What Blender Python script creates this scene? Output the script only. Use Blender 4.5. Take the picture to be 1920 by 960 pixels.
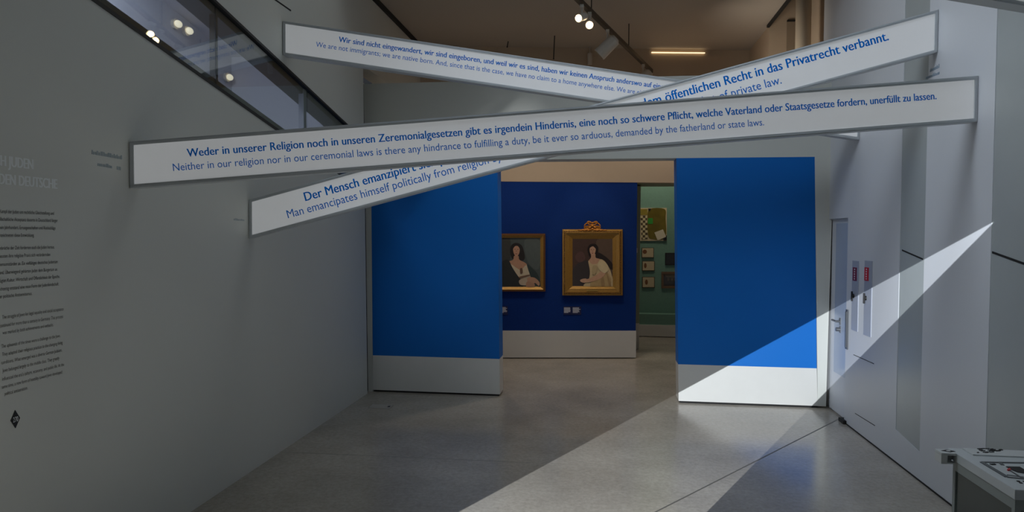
import bpy, bmesh, math, random
from mathutils import Vector, Matrix
for o in list(bpy.data.objects): bpy.data.objects.remove(o)
SC = bpy.context.scene
COL = SC.collection
random.seed(4)
R = math.radians

# ------------------------------------------------------------------ camera
CAM_H, FPX = 1.85, 1280.0
YAW, PITCH, ROLL = R(7.6), R(-1.75), R(.3)
fw = Vector((-math.sin(YAW)*math.cos(PITCH), math.cos(YAW)*math.cos(PITCH), math.sin(PITCH)))
rt = Vector((math.cos(YAW), math.sin(YAW), 0)); up = rt.cross(fw)
rt, up = rt*math.cos(ROLL)+up*math.sin(ROLL), up*math.cos(ROLL)-rt*math.sin(ROLL)
CO = Vector((0, 0, CAM_H))
cd = bpy.data.cameras.new('camera'); cam = bpy.data.objects.new('camera', cd); COL.objects.link(cam)
cd.sensor_width = 36; cd.lens = 24; cd.clip_start = .02
M = Matrix((rt, up, -fw)).transposed().to_4x4(); M.translation = CO
cam.matrix_world = M
SC.camera = cam

# ------------------------------------------------------------------ view, world, large lights
SC.view_settings.view_transform = 'Standard'; SC.view_settings.look = 'None'
SC.view_settings.gamma = 1; SC.view_settings.use_curve_mapping = False
SC.view_settings.exposure = 0.0
w = bpy.data.worlds.new('world'); SC.world = w; w.use_nodes = True
w.node_tree.nodes['Background'].inputs[0].default_value = (.80, .88, 1, 1)
w.node_tree.nodes['Background'].inputs[1].default_value = .03

def area(name, loc, target, sx, sy, power, col, spread=180):
    l = bpy.data.lights.new(name, 'AREA'); l.shape = 'RECTANGLE'; l.size = sx; l.size_y = sy
    l.energy = power; l.color = col; l.spread = R(spread)
    o = bpy.data.objects.new(name, l); COL.objects.link(o); o.location = loc
    o.rotation_euler = (Vector(target)-Vector(loc)).to_track_quat('-Z', 'Y').to_euler()
    return o
def spot(name, loc, target, power, col, size, blend=.4, radius=.05):
    l = bpy.data.lights.new(name, 'SPOT'); l.energy = power; l.color = col
    l.spot_size = R(size); l.spot_blend = blend; l.shadow_soft_size = radius
    o = bpy.data.objects.new(name, l); COL.objects.link(o); o.location = loc
    o.rotation_euler = (Vector(target)-Vector(loc)).to_track_quat('-Z', 'Y').to_euler()
    return o
area('hall_top_fill', (-.2, 6.0, 5.9), (-.2, 6.0, 0), 3.0, 1.5, 15, (.90, .96, 1))  # overhead fill added for the hall; the ceiling has no opening
area('hall_side_fill', (-1.0, 3.6, 5.6), (2.4, 6.0, 1.2), 1.4, 2.2, 36, (.80, .89, 1), 105)  # added fill under the hall ceiling, aimed to brighten the right wall
area('gallery_wall_fill', (1.2, 8.35, 3.5), (2.35, 8.95, 4.05), .4, .8, 3.2, (1, .90, .78), 100)  # warm fill added out of view to brighten the column and gallery wall
for gx, gy in ((-1.6, 8.9), (-.3, 8.9), (1.05, 10.2)): spot('gallery_downlight', (gx, gy, 4.15), (gx, gy+.25, 0), 52, (1, .85, .70), 150, 1, .06)
area('showcase_light', (.95, 12.0, 3.9), (1.05, 12.9, 1.2), .9, .4, 16, (1, .86, .66))
area('stairwell_light', (-3.5, 4.6, 4.22), (-3.5, 4.9, 2.0), .5, 2.6, 60, (.80, .82, 1))

# ------------------------------------------------------------------ helpers
def px(x, y): return fw + rt*((x-960)/FPX) - up*((y-480)/FPX)
def atX(x, y, X): d = px(x, y); return CO + d*(X/d.x)
def atY(x, y, Y): d = px(x, y); return CO + d*(Y/d.y)
def atZ(x, y, Z): d = px(x, y); return CO + d*((Z-CAM_H)/d.z)
def atP(x, y, p0, n): d = px(x, y); return CO + d*((Vector(p0)-CO).dot(n)/d.dot(n))
def lin(c): return tuple(((v/255)/12.92 if v/255 <= .04045 else ((v/255+.055)/1.055)**2.4) for v in c)

MATS = {}
def mat(name, rgb, rough=.6, metal=0, emit=0, ecol=None, noise=0, nscale=8, bump=0, bscale=60, spec=.5, srgb=True):
    if name in MATS: return MATS[name]
    m = bpy.data.materials.new(name); m.use_nodes = True; nt = m.node_tree
    b = nt.nodes['Principled BSDF']; c = lin(rgb) if srgb else rgb
    b.inputs['Base Color'].default_value = (*c, 1); b.inputs['Roughness'].default_value = rough
    b.inputs['Metallic'].default_value = metal; b.inputs['Specular IOR Level'].default_value = spec
    if emit:
        b.inputs['Emission Color'].default_value = (*(lin(ecol) if ecol else c), 1); b.inputs['Emission Strength'].default_value = emit
    tc = nt.nodes.new('ShaderNodeTexCoord')
    n = nt.nodes.new('ShaderNodeTexNoise'); n.inputs['Scale'].default_value = nscale; n.inputs['Detail'].default_value = 6
    nt.links.new(tc.outputs['Object'], n.inputs['Vector'])
    k = noise if noise else .03
    mx = nt.nodes.new('ShaderNodeMix'); mx.data_type = 'RGBA'
    mx.inputs[6].default_value = (*[v*(1-k) for v in c], 1); mx.inputs[7].default_value = (*[min(1, v*(1+k)) for v in c], 1)
    nt.links.new(n.outputs['Fac'], mx.inputs[0]); nt.links.new(mx.outputs[2], b.inputs['Base Color'])
    if bump:
        n2 = nt.nodes.new('ShaderNodeTexNoise'); n2.inputs['Scale'].default_value = bscale; n2.inputs['Detail'].default_value = 4
        nt.links.new(tc.outputs['Object'], n2.inputs['Vector'])
        bp = nt.nodes.new('ShaderNodeBump'); bp.inputs['Strength'].default_value = bump; bp.inputs['Distance'].default_value = .01
        nt.links.new(n2.outputs['Fac'], bp.inputs['Height']); nt.links.new(bp.outputs['Normal'], b.inputs['Normal'])
    MATS[name] = m; return m

class MB:
    def __init__(s): s.v = []; s.f = []; s.mi = []
    def poly(s, pts, m=0):
        i = len(s.v); s.v += [tuple(p) for p in pts]; s.f.append(tuple(range(i, i+len(pts)))); s.mi.append(m)
    def prism(s, pts, d, m=0, cap=None):
        pts = [Vector(p) for p in pts]; d = Vector(d); n = len(pts); i = len(s.v)
        s.v += [tuple(p) for p in pts] + [tuple(p+d) for p in pts]
        s.f.append(tuple(range(i, i+n))); s.mi.append(m)
        s.f.append(tuple(range(i+2*n-1, i+n-1, -1))); s.mi.append(m)
        for k in range(n):
            a, b = i+k, i+(k+1) % n
            s.f.append((a, a+n, b+n, b)); s.mi.append(m)
    def box(s, x0, x1, y0, y1, z0, z1, m=0):
        s.prism([(x0, y0, z0), (x1, y0, z0), (x1, y1, z0), (x0, y1, z0)], (0, 0, z1-z0), m)
    def tube(s, a, b, r0, r1=None, seg=16, m=0):
        r1 = r0 if r1 is None else r1; a = Vector(a); b = Vector(b); d = (b-a).normalized()
        u = d.orthogonal().normalized(); v = d.cross(u); i = len(s.v)
        for p, r in ((a, r0), (b, r1)):
            for k in range(seg):
                t = 2*math.pi*k/seg; s.v.append(tuple(p+u*r*math.cos(t)+v*r*math.sin(t)))
        for k in range(seg):
            s.f.append((i+k, i+(k+1) % seg, i+seg+(k+1) % seg, i+seg+k)); s.mi.append(m)
        s.f.append(tuple(range(i+seg-1, i-1, -1))); s.mi.append(m)
        s.f.append(tuple(range(i+seg, i+2*seg))); s.mi.append(m)
    def ball(s, c, r, seg=12, ring=8, m=0, sc=(1, 1, 1)):
        bm = bmesh.new(); bmesh.ops.create_uvsphere(bm, u_segments=seg, v_segments=ring, radius=r)
        i = len(s.v); bm.verts.index_update()
        for v in bm.verts: s.v.append((c[0]+v.co.x*sc[0], c[1]+v.co.y*sc[1], c[2]+v.co.z*sc[2]))
        for f in bm.faces: s.f.append(tuple(i+v.index for v in f.verts)); s.mi.append(m)
        bm.free()
    def build(s, name, mats, parent=None, bevel=0, smooth=False):
        me = bpy.data.meshes.new(name); me.from_pydata(s.v, [], s.f)
        for m in (mats if isinstance(mats, (list, tuple)) else [mats]): me.materials.append(m)
        me.polygons.foreach_set('material_index', s.mi)
        bm = bmesh.new(); bm.from_mesh(me); bmesh.ops.recalc_face_normals(bm, faces=bm.faces); bm.to_mesh(me); bm.free()
        o = bpy.data.objects.new(name, me); COL.objects.link(o)
        if smooth:
            for p in me.polygons: p.use_smooth = True
        if parent: parented(o, parent)
        if bevel:
            b = o.modifiers.new('bevel', 'BEVEL'); b.width = bevel; b.segments = 2; b.limit_method = 'ANGLE'
        return o
def parented(o, parent):
    o.parent = parent
    o.matrix_parent_inverse = Matrix.Translation(parent.location).inverted()
def thing(name, label, cat, loc, group=None):
    o = bpy.data.objects.new(name, None); COL.objects.link(o); o.location = loc; o.empty_display_size = .1
    return tag(o, label, cat, group)
def tag(o, label, cat, group=None, kind=None):
    o['label'] = label; o['category'] = cat
    if group: o['group'] = group
    if kind: o['kind'] = kind
    return o
def struct(o, label=None):
    o['kind'] = 'structure'
    return o

def text_mesh(name, lines, m, parent=None, bold=0, extrude=.0006):
    """lines: list of (string, start, xdir, ydir, xscale, yscale) laid as one flat mesh of letters"""
    V = []; F = []
    for (st, p0, xd, yd, sx, sy, al) in lines:
        c = bpy.data.curves.new('t', 'FONT'); c.body = st; c.size = 1; c.resolution_u = 3; c.offset = min(bold, 0)
        o = bpy.data.objects.new('t', c); COL.objects.link(o)
        bpy.context.view_layer.update()
        me = o.to_mesh()
        xs = [v.co.x for v in me.vertices]; off = max(xs) if al == 'R' else 0
        nrm = xd.cross(yd)
        for q, sh in enumerate((-bold, 0, bold) if bold > 0 else (0,)):
            i = len(V)
            for v in me.vertices: V.append(tuple(Vector(p0) + xd*((v.co.x-off+sh)*sx) + yd*(v.co.y*sy) + nrm*(extrude+q*.00005)))
            F += [tuple(i+k for k in p.vertices) for p in me.polygons]
        o.to_mesh_clear(); bpy.data.objects.remove(o); bpy.data.curves.remove(c)
    me = bpy.data.meshes.new(name); me.from_pydata(V, [], F); me.materials.append(m)
    o = bpy.data.objects.new(name, me); COL.objects.link(o)
    if parent: parented(o, parent)
    return o
def text_width(st, bold=0):
    c = bpy.data.curves.new('t', 'FONT'); c.body = st; c.size = 1; c.offset = bold
    o = bpy.data.objects.new('t', c); COL.objects.link(o); bpy.context.view_layer.update()
    me = o.to_mesh(); xs = [v.co.x for v in me.vertices]; r = max(xs)
    o.to_mesh_clear(); bpy.data.objects.remove(o); bpy.data.curves.remove(c); return r

# ------------------------------------------------------------------ materials
WHITE = mat('white_plaster', (211, 213, 207), .5, noise=.02, nscale=2)
WHITE_R = mat('white_wall_panel', (214, 217, 222), .45, noise=.02, nscale=2)
TINT = mat('grey_niche_panel', (172, 178, 178), .35)
SKIRT = mat('white_base', (216, 216, 212), .5)
BLUE = mat('blue_paint', (2, 106, 194), .55, noise=.03, nscale=3, spec=.3)
NAVY = mat('navy_fabric', (18, 54, 128), .9, noise=.35, nscale=140, bump=.3, bscale=300, spec=.15)
CREAM = mat('cream_paint', (190, 172, 150), .7)
CEIL = mat('ceiling_paint', (186, 177, 165), .8, noise=.05, nscale=1)
GREEN = mat('sage_green', (114, 154, 140), .7, noise=.1, nscale=30)
DARK = mat('dark_gap', (28, 28, 28), .8)
ALU = mat('grey_aluminium', (200, 205, 208), .45, metal=.0)
STEEL = mat('brushed_steel', (120, 123, 127), .4, metal=.6)
BRONZE = mat('dark_frame_metal', (74, 74, 74), .4, metal=.3)
GOLD = mat('gilded_wood', (172, 132, 62), .42, metal=.35, noise=.25, nscale=60, bump=.25, bscale=120)
GOLDD = mat('old_dark_gilding', (104, 66, 26), .5, metal=.3, noise=.25, nscale=70)
RED = mat('red_label', (196, 22, 34), .5)
PURPLE = mat('dark_red_label', (120, 28, 62), .5)
BLACK = mat('black', (16, 16, 17), .5)
INKD = mat('dark_grey_letters', (40, 40, 40), .7)
INKL = mat('pale_grey_letters', (236, 240, 240), .7)
INKB = mat('pale_blue_letters', (150, 166, 180), .7)
LETTER = mat('blue_letters', (0, 108, 202), .8, emit=.10, spec=.0)
FACE = mat('backlit_acrylic', (214, 216, 218), .35, emit=.20, ecol=(245, 248, 250))
PAPER = mat('paper', (205, 190, 158), .8, noise=.08, nscale=30)
BULB = mat('glowing_bulb', (255, 225, 180), .5, emit=14)
COVE = mat('cove_light', (255, 225, 180), .5, emit=1.6)
LAMPW = mat('white_lamp_metal', (205, 198, 188), .45)

def floor_mat():
    m = bpy.data.materials.new('polished_concrete'); m.use_nodes = True; nt = m.node_tree; b = nt.nodes['Principled BSDF']
    tc = nt.nodes.new('ShaderNodeTexCoord')
    def noise(s, d, rough=.6):
        n = nt.nodes.new('ShaderNodeTexNoise'); n.inputs['Scale'].default_value = s; n.inputs['Detail'].default_value = d; n.inputs['Roughness'].default_value = rough
        nt.links.new(tc.outputs['Object'], n.inputs['Vector']); return n
    n1 = noise(1.1, 6, .6); n2 = noise(28, 8, .75)
    r1 = nt.nodes.new('ShaderNodeValToRGB'); e = r1.color_ramp.elements
    e[0].position = .3; e[0].color = (*lin((158, 151, 140)), 1); e[1].position = .72; e[1].color = (*lin((188, 181, 169)), 1)
    nt.links.new(n1.outputs['Fac'], r1.inputs[0])
    r2 = nt.nodes.new('ShaderNodeValToRGB'); e = r2.color_ramp.elements
    e[0].position = .3; e[0].color = (.72, .72, .72, 1); e[1].position = .6; e[1].color = (1, 1, 1, 1)
    nt.links.new(n2.outputs['Fac'], r2.inputs[0])
    mx = nt.nodes.new('ShaderNodeMix'); mx.data_type = 'RGBA'; mx.blend_type = 'MULTIPLY'; mx.inputs[0].default_value = 1
    nt.links.new(r1.outputs[0], mx.inputs[6]); nt.links.new(r2.outputs[0], mx.inputs[7]); nt.links.new(mx.outputs[2], b.inputs['Base Color'])
    mr = nt.nodes.new('ShaderNodeMapRange'); mr.inputs['To Min'].default_value = .13; mr.inputs['To Max'].default_value = .27
    nt.links.new(n1.outputs['Fac'], mr.inputs[0]); nt.links.new(mr.outputs[0], b.inputs['Roughness'])
    return m
FLOOR = floor_mat()
def glass_mat():
    m = bpy.data.materials.new('clear_glass'); m.use_nodes = True; nt = m.node_tree; nt.nodes.clear()
    out = nt.nodes.new('ShaderNodeOutputMaterial'); mix = nt.nodes.new('ShaderNodeMixShader')
    t = nt.nodes.new('ShaderNodeBsdfTransparent'); t.inputs[0].default_value = (.86, .92, .90, 1)
    g = nt.nodes.new('ShaderNodeBsdfGlossy'); g.inputs['Roughness'].default_value = 0
    fr = nt.nodes.new('ShaderNodeFresnel'); ge = nt.nodes.new('ShaderNodeNewGeometry'); ma = nt.nodes.new('ShaderNodeMath'); ma.operation = 'MULTIPLY_ADD'; ma.inputs[1].default_value = 1/2.2-2.2; ma.inputs[2].default_value = 2.2
    nt.links.new(ge.outputs['Backfacing'], ma.inputs[0]); nt.links.new(ma.outputs[0], fr.inputs[0])
    nt.links.new(fr.outputs[0], mix.inputs[0]); nt.links.new(t.outputs[0], mix.inputs[1]); nt.links.new(g.outputs[0], mix.inputs[2])
    nt.links.new(mix.outputs[0], out.inputs[0]); return m
GLASS = glass_mat()

# ------------------------------------------------------------------ setting: floor, walls, ceilings
XL, XR, YP = -2.7, 2.395, 7.7
b = MB(); b.box(-4.6, 4.2, -3.2, 15, -.2, 0); struct(b.build('floor', FLOOR))

# left wall with the slanted slot
lo = lambda Y: 3.082-.1815*(Y-3.324)
hi = lambda Y: 3.479-.187*(Y-4.497)
S0, S1 = 1.5, 7.05
b = MB()
def lw(pts): b.prism([(XL, y, z) for y, z in pts], (-.2, 0, 0))
lw([(-3.2, 0), (S0, 0), (S0, 6.1), (-3.2, 6.1)])
lw([(S0, 0), (S1, 0), (S1, lo(S1)), (S0, lo(S0))])
lw([(S0, hi(S0)), (S1, hi(S1)), (S1, 6.1), (S0, 6.1)])
lw([(S1, 0), (7.594, 0), (7.462, 3.75), (10.8, 3.75), (10.8, 6.1), (S1, 6.1)])
b.box(-3.2, -3.0, 7.43, 10.8, 0, 3.75); b.box(-3.0, -2.9, 7.43, 7.44, 0, 3.75)
struct(b.build('wall_left', WHITE))
# stairwell behind the slot
b = MB()
b.box(-4.3, -4.2, .8, 7.42, 0, 6.1)
b.box(-4.2, -2.9, 7.32, 7.42, 0, 6.1)
b.prism([(-4.2, .8, lo(.8)-.35), (-4.2, 7.32, lo(7.32)-.35), (-2.9, 7.32, lo(7.32)-.35), (-2.9, .8, lo(.8)-.35)], (0, 0, -.1))
b.prism([(-4.2, .8, hi(.8)+.9), (-4.2, 7.32, hi(7.32)+.9), (-2.9, 7.32, hi(7.32)+.9), (-2.9, .8, hi(.8)+.9)], (0, 0, .1))
struct(b.build('wall_stairwell', mat('stairwell_plaster', (190, 190, 200), .6)))
# window in the slot
b = MB()
def band(f0, f1, y0, y1, x0, x1, m=0):
    b.prism([(x0, y0, f0(y0)), (x0, y1, f0(y1)), (x0, y1, f1(y1)), (x0, y0, f1(y0))], (x1-x0, 0, 0), m)
band(lambda y: lo(y), lambda y: lo(y)+.022, S0, S1, XL+.008, XL-.19, 1)
band(lambda y: lo(y)+.022, lambda y: lo(y)+.075, S0, S1, XL-.02, XL-.19)
band(lambda y: hi(y)-.02, lambda y: hi(y), S0, S1, XL+.008, XL-.19, 1)
band(lambda y: hi(y)-.075, lambda y: hi(y)-.02, S0, S1, XL-.03, XL-.19)
b.box(XL-.19, XL-.0, S1-.03, S1, lo(S1), hi(S1))
win = struct(b.build('window_1', [BRONZE, mat('black_frame_edge', (38, 38, 38), .5)]))
joints = [4.52, 6.02]
b = MB(); b.box(XL-.07, XL-.025, joints[0]+.02, joints[0]+.05, lo(joints[0])+.02, hi(joints[0])-.02); b.build('post', BRONZE, win)
b = MB(); b.box(XL-.07, XL-.02, joints[1]-.06, joints[1]-.005, lo(joints[1])+.02, hi(joints[1])-.02); b.build('post', mat('pale_post', (150, 152, 165), .4), win)
ys = [S0+.01]+joints+[S1-.03]
for i in range(3):
    b = MB(); b.prism([(XL-.012, ys[i]+.006, lo(ys[i])+.02), (XL-.012, ys[i+1]-.006, lo(ys[i+1])+.02), (XL-.012, ys[i+1]-.006, hi(ys[i+1])-.018), (XL-.012, ys[i]+.006, hi(ys[i])-.018)], (-.008, 0, 0))
    b.build('pane', GLASS, win)

# right wall with its two grey niches
N1 = (5.50, 5.93); N2 = (3.1, 4.61)
b = MB()
def rw(pts, x=XR, t=.25): b.prism([(x, y, z) for y, z in pts], (t, 0, 0))
rw([(N1[1], 0), (7.13, 0), (7.13, 6.1), (N1[1], 6.1)])
rw([(N1[0], 0), (N1[1], 0), (N1[1], .272), (N1[0], .222)])
rw([(N2[1], 0), (N1[0], 0), (N1[0], 6.1), (N2[1], 6.1)])
rw([(N2[0], 0), (N2[1], 0), (N2[1], .2), (N2[0], .05)])
rw([(-3.2, 0), (N2[0], 0), (N2[0], 6.1), (-3.2, 6.1)])
rw([(7.13, 2.04), (8.0, 2.04), (8.0, 6.1), (7.13, 6.1)])
b.box(XR+.055, XR+.25, 7.13, 8.0, 0, 2.04)
struct(b.build('wall_right', WHITE_R))
for i, (n0, n1) in enumerate((N1, N2)):
    b = MB(); b.box(XR+.003, XR+.06, n0, n1, .02, 6.1); struct(b.build('trim_%d' % (i+1), TINT))
# slanted joints in the niches and grooves in the wall
def groove(name, p, q, X, hw=.004):
    a = atX(*p, X); c = atX(*q, X); d = Vector((0, 0, hw))
    g = MB(); g.prism([a-d, c-d, c+d, a+d], (.004, 0, 0)); return struct(g.build(name, DARK))
groove('trim_3', (1691, 469), (1730, 486), XR+.001, .006)
groove('trim_4', (1860, 473), (1960, 509), XR+.001, .007)
groove('trim_5', (1600, 665), (1638, 682), XR-.003, .0025)
groove('trim_6', (1603, 775), (1640, 798), XR-.003, .0025)
groove('trim_17', (512, -3), (545, 20), XL-.001, .006)
b = MB(); b.box(XR-.004, XR+.01, 2.0, 7.12, .0, .012); struct(b.build('baseboard_right', DARK))

# facing wall: header, blue wings on white bases, jambs
T = .27
def P(x, y): return atY(x, y, YP)
b = MB()
zt = 3.6; zb = 2.705
b.prism([(-2.765, YP, zb), (2.43, YP, zb), (2.43, YP, zt), (-2.782, YP, zt)], (0, T, 0))
b.prism([(-2.73, YP, .0), (-2.672, YP, .0), (-2.692, YP, zb), (-2.765, YP, zb)], (0, T, 0))
b.prism([(2.315, YP, .02), (2.40, YP, .02), (2.43, YP, zb), (2.236, YP, zb)], (0, T, 0))
struct(b.build('wall_facing', WHITE))
b = MB()
b.prism([(-2.672, YP, .43), (-1.166, YP, .43), (-1.202, YP, zb), (-2.692, YP, zb)], (0, T, 0))
struct(b.build('wall_facing_left', BLUE))
b = MB(); b.prism([(.836, YP, .43), (2.297, YP, .43), (2.236, YP, zb), (.789, YP, zb)], (0, T, 0)); struct(b.build('wall_facing_right', BLUE))
b = MB(); b.prism([(-2.672, YP, .022), (-1.159, YP, .022), (-1.166, YP, .43), (-2.672, YP, .43)], (0, T, 0)); b.box(-2.66, -1.175, YP+.01, YP+T-.01, 0, .022, 1)
struct(b.build('baseboard_left', [SKIRT, DARK]))
b = MB(); b.prism([(.846, YP, .022), (2.315, YP, .022), (2.297, YP, .43), (.836, YP, .43)], (0, T, 0)); b.box(.86, 2.31, YP+.01, YP+T-.01, 0, .022, 1)
struct(b.build('baseboard_facing', [SKIRT, DARK]))
# dark shadow gap where the facing wall meets the left wall
b = MB(); b.prism([(-3.0, YP+.02, 0), (-2.73, YP+.02, 0), (-2.782, YP+.02, 3.6), (-3.0, YP+.02, 3.6)], (0, .2, 0)); struct(b.build('trim_7', DARK))

# gallery behind: navy wall on a white base, cream wall above, ceiling
bl, br = atZ(942, 672, 0), atZ(1192, 672, 0)
du = (br-bl).normalized(); dn = Vector((du.y, -du.x, 0))        # dn points to the viewer
def W(x, y, off=0): return atP(x, y, bl+dn*off, dn)
z_base, z_blue = W(1100, 620).z, W(1100, 341.5).z
left_end = bl-du*1.4
right_end = br
def wallpoly(u0, u1, z0, z1, off, th, name, m):
    g = MB(); a = bl+du*u0+dn*off; c = bl+du*u1+dn*off
    g.prism([(a.x, a.y, z0), (c.x, c.y, z0), (c.x, c.y, z1), (a.x, a.y, z1)], -dn*th); return struct(g.build(name, m))
UL = (br-bl).length
wallpoly(-1.35, UL, 0.015, z_base, .012, .2, 'baseboard_back', SKIRT)
wallpoly(-1.35, UL-.005, z_base, z_blue, 0, .18, 'wall_back', NAVY)
wallpoly(-1.35, 4.3, z_blue, 6.1, .005, .18, 'wall_back_upper', CREAM)
b = MB(); b.prism([(-2.7, 6.6, 4.632), (2.144, 6.6, 4.632), (2.144, 12.0, 4.632), (-2.7, 12, 4.632)], (0, 0, .2)); struct(b.build('ceiling', CEIL))
b = MB(); b.box(-2.7, -2.66, 6.6, 10.2, 4.585, 4.632); b.box(2.11, 2.144, 6.6, 9.45, 4.60, 4.632); struct(b.build('trim_8', DARK))
b = MB(); b.box(-2.9, 2.65, -3.2, 6.6, 6.1, 6.3); b.box(-2.9, 2.65, 6.55, 6.75, 4.832, 6.1); struct(b.build('ceiling_hall', WHITE))
# far right of the gallery: wall with a column and a shallow niche
XG = 2.58
b = MB(); b.box(XG, XG+.12, 7.98, 9.45, 0, 6.1); b.box(2.144, 2.7, 9.45, 10.95, 0, 6.1)
struct(b.build('wall_gallery_right', CREAM))
n0, n1 = atY(1475, 60, 9.45).x, atY(1490, 60, 9.45).x; nz = atY(1482, 41, 9.45).z
b = MB(); b.box(n0, n1, 9.444, 9.45, 0, nz); b.box(n0, n1, 9.42, 9.45, nz, nz+.02, 1); struct(b.build('trim_16', [mat('tan_panel', (150, 134, 114), .7), DARK]))
b = MB(); b.tube((2.345, 8.62, 0), (2.345, 8.62, 6.1), .088, seg=32)
o = b.build('column', mat('pale_column', (205, 190, 168), .6)); struct(o); o.name = 'trim_9'
for p in o.data.polygons: p.use_smooth = len(p.vertices) == 4
# cove lamp at the foot of the ceiling
a, c = atP(1222, 98, bl+dn*.03, dn), atP(1322, 99, bl+dn*.03, dn)
b = MB(); b.prism([a+Vector((0, 0, -.005)), c+Vector((0, 0, -.005)), c+Vector((0, 0, .005)), a+Vector((0, 0, .005))], -dn*.02)
tag(b.build('strip_light', COVE), 'thin glowing cove strip where the gallery wall meets the ceiling', 'light')

# green showcase at the far right
YG = 12.95
g0, g1 = atY(1185, 605, YG), atY(1290, 605, YG)
b = MB(); b.box(g0.x-.5, g1.x+2.2, YG, YG+.1, g0.z, 4.6); struct(b.build('wall_far', GREEN))
b = MB(); b.box(g0.x-.5, g1.x+2.2, YG-.03, YG+.1, 0.012, g0.z); struct(b.build('baseboard_far', SKIRT))
pa, pb = atZ(1191, 654, 0), atZ(1198, 654, 0)
b = MB(); b.box(pa.x, pb.x, pa.y, pa.y+.12, atY(1195, 606, pa.y).z, atY(1195, 346, pa.y).z); b.box(pa.x, pb.x+1.6, pa.y, pa.y+.12, atY(1195, 349, pa.y).z, atY(1195, 342, pa.y).z)
struct(b.build('trim_10', mat('sage_frame', (150, 160, 138), .6)))
b = MB(); b.box(pa.x, pb.x, pa.y-.01, pa.y+.12, 0.0, atY(1195, 606, pa.y).z); struct(b.build('trim_11', SKIRT))
# sloped showcase shelf
s0, s1 = atY(1197, 588, YG-.2), atY(1290, 588, YG-.2)
b = MB(); b.prism([(s0.x-.3, YG-.25, g0.z), (s1.x+.8, YG-.25, g0.z), (s1.x+.8, YG-.25, s0.z), (s0.x-.3, YG-.25, s0.z)], (0, .24, 0)); struct(b.build('trim_12', GREEN))
b = MB(); b.box(s0.x-.3, s1.x+.8, YG-.27, YG-.24, 0.012, g0.z); struct(b.build('baseboard_showcase', SKIRT))

# floor joints
def joint(name, p, q, hw=.006):
    a, c = atZ(*p, 0), atZ(*q, 0); d = (c-a).normalized(); n = Vector((-d.y, d.x, 0))*hw
    a.z = c.z = .0006
    g = MB(); g.poly([a-n, c-n, c+n, a+n]); return struct(g.build(name, mat('floor_joint', (96, 93, 88), .6)))
joint('trim_13', (1582, 781), (1180, 985))
joint('trim_14', (470, 845), (1000, 868), .003)

# ------------------------------------------------------------------ door in the right wall
XD = XR+.035
b = MB(); b.box(XD, XD+.018, 7.175, 7.70, .02, 2.03)
door = struct(b.build('door_1', mat('white_door_leaf', (208, 212, 220), .4)))
b = MB(); b.box(XD-.006, XD, 7.20, 7.56, .43, 1.99); b.build('door_panel', mat('blue_grey_door_panel', (164, 178, 200), .3), door)
b = MB(); b.box(XD-.02, XD, 7.17, 7.72, 2.03, 2.045); b.box(XD-.02, XD, 7.15, 7.17, .01, 2.045); b.build('door_frame', mat('door_frame_white', (196, 200, 206), .5), door)
hz = atX(1575, 602, XD).z; hy = atX(1577, 602, XD).y
b = MB(); b.tube((XD-.006, hy, hz), (XD-.055, hy, hz), .011); b.tube((XD-.05, hy-.005, hz), (XD-.05, hy+.12, hz), .010); b.tube((XD-.05, hy+.115, hz), (XD-.03, hy+.135, hz-.005), .010)
b.box(XD-.014, XD-.004, hy-.02, hy+.02, hz-.035, hz+.035); b.build('door_handle', STEEL, door, smooth=False)
lz = atX(1575, 617, XD).z
b = MB(); b.tube((XD-.004, hy, lz), (XD-.05, hy, lz), .020); b.box(XD-.012, XD-.004, hy-.02, hy+.02, lz-.035, lz+.035); b.build('lock', STEEL, door)
b = MB(); b.box(XR-.03, XD+.02, 7.06, 7.20, .0, .035); struct(b.build('trim_15', DARK))

# vertical pull bar and the two service hatches
y0, y1 = atX(1591, 620, XR).y, atX(1587, 620, XR).y; z0, z1 = atX(1589, 655, XR).z, atX(1588, 580, XR).z
p = thing('pull_bar', 'long vertical steel pull plate on the white wall right of the door', 'handle', (XR, (y0+y1)/2, z0))
b = MB(); b.box(XR-.012, XR, y0, y1, z0, z1); b.build('back_plate', mat('slate_metal', (84, 88, 95), .4), p, bevel=.002)
b = MB(); b.box(XR-.02, XR-.012, y0+.015, y1-.015, z0+.02, z1-.02); b.build('grip', mat('grey_grip', (92, 96, 100), .4), p)
def hatch(label, x0, x1, yt, yb0, yb1, lab, lm, lx0, lx1, kx, ky, lt):
    a = atX(x0, yt, XR); c = atX(x1, yt, XR); e = atX(x0, yb0, XR); g = atX(x1, yb1, XR)
    yn, yf = c.y-.02, a.y-.02
    t = thing('service_hatch', label, 'hatch', (XR, (yn+yf)/2, e.z), 'service hatches beside the door')
    q = MB(); q.box(XR-.006, XR, yn, yf, (e.z+g.z)/2, (a.z+c.z)/2); q.build('hatch_door', mat('hatch_grey', (170, 176, 190), .35), t, bevel=.001)
    l0 = atX(lx0, 501, XR); l1 = atX(lx1, 527, XR)
    q = MB(); q.box(XR-.010, XR-.006, l1.y, l0.y, l1.z, l0.z); lo_ = q.build('sign_plate', lm, t); lo_['label'] = lt
    q = MB(); n = 5
    for i in range(n):
        zc = l1.z + (l0.z-l1.z)*(i+.8)/(n+.6); yc = (l0.y+l1.y)/2
        q.box(XR-.0112, XR-.010, yc-.012, yc+.014*random.uniform(.4, 1), zc-.006, zc+.006)
    q.build('sign_marks', INKL, lo_)
    k = atX(kx, ky, XR)
    q = MB(); q.tube((XR-.006, k.y, k.z), (XR-.018, k.y, k.z), .022, .018); q.box(XR-.03, XR-.016, k.y-.008, k.y+.008, k.z-.05, k.z+.045); q.build('latch', BLACK, t, bevel=.002)
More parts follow.
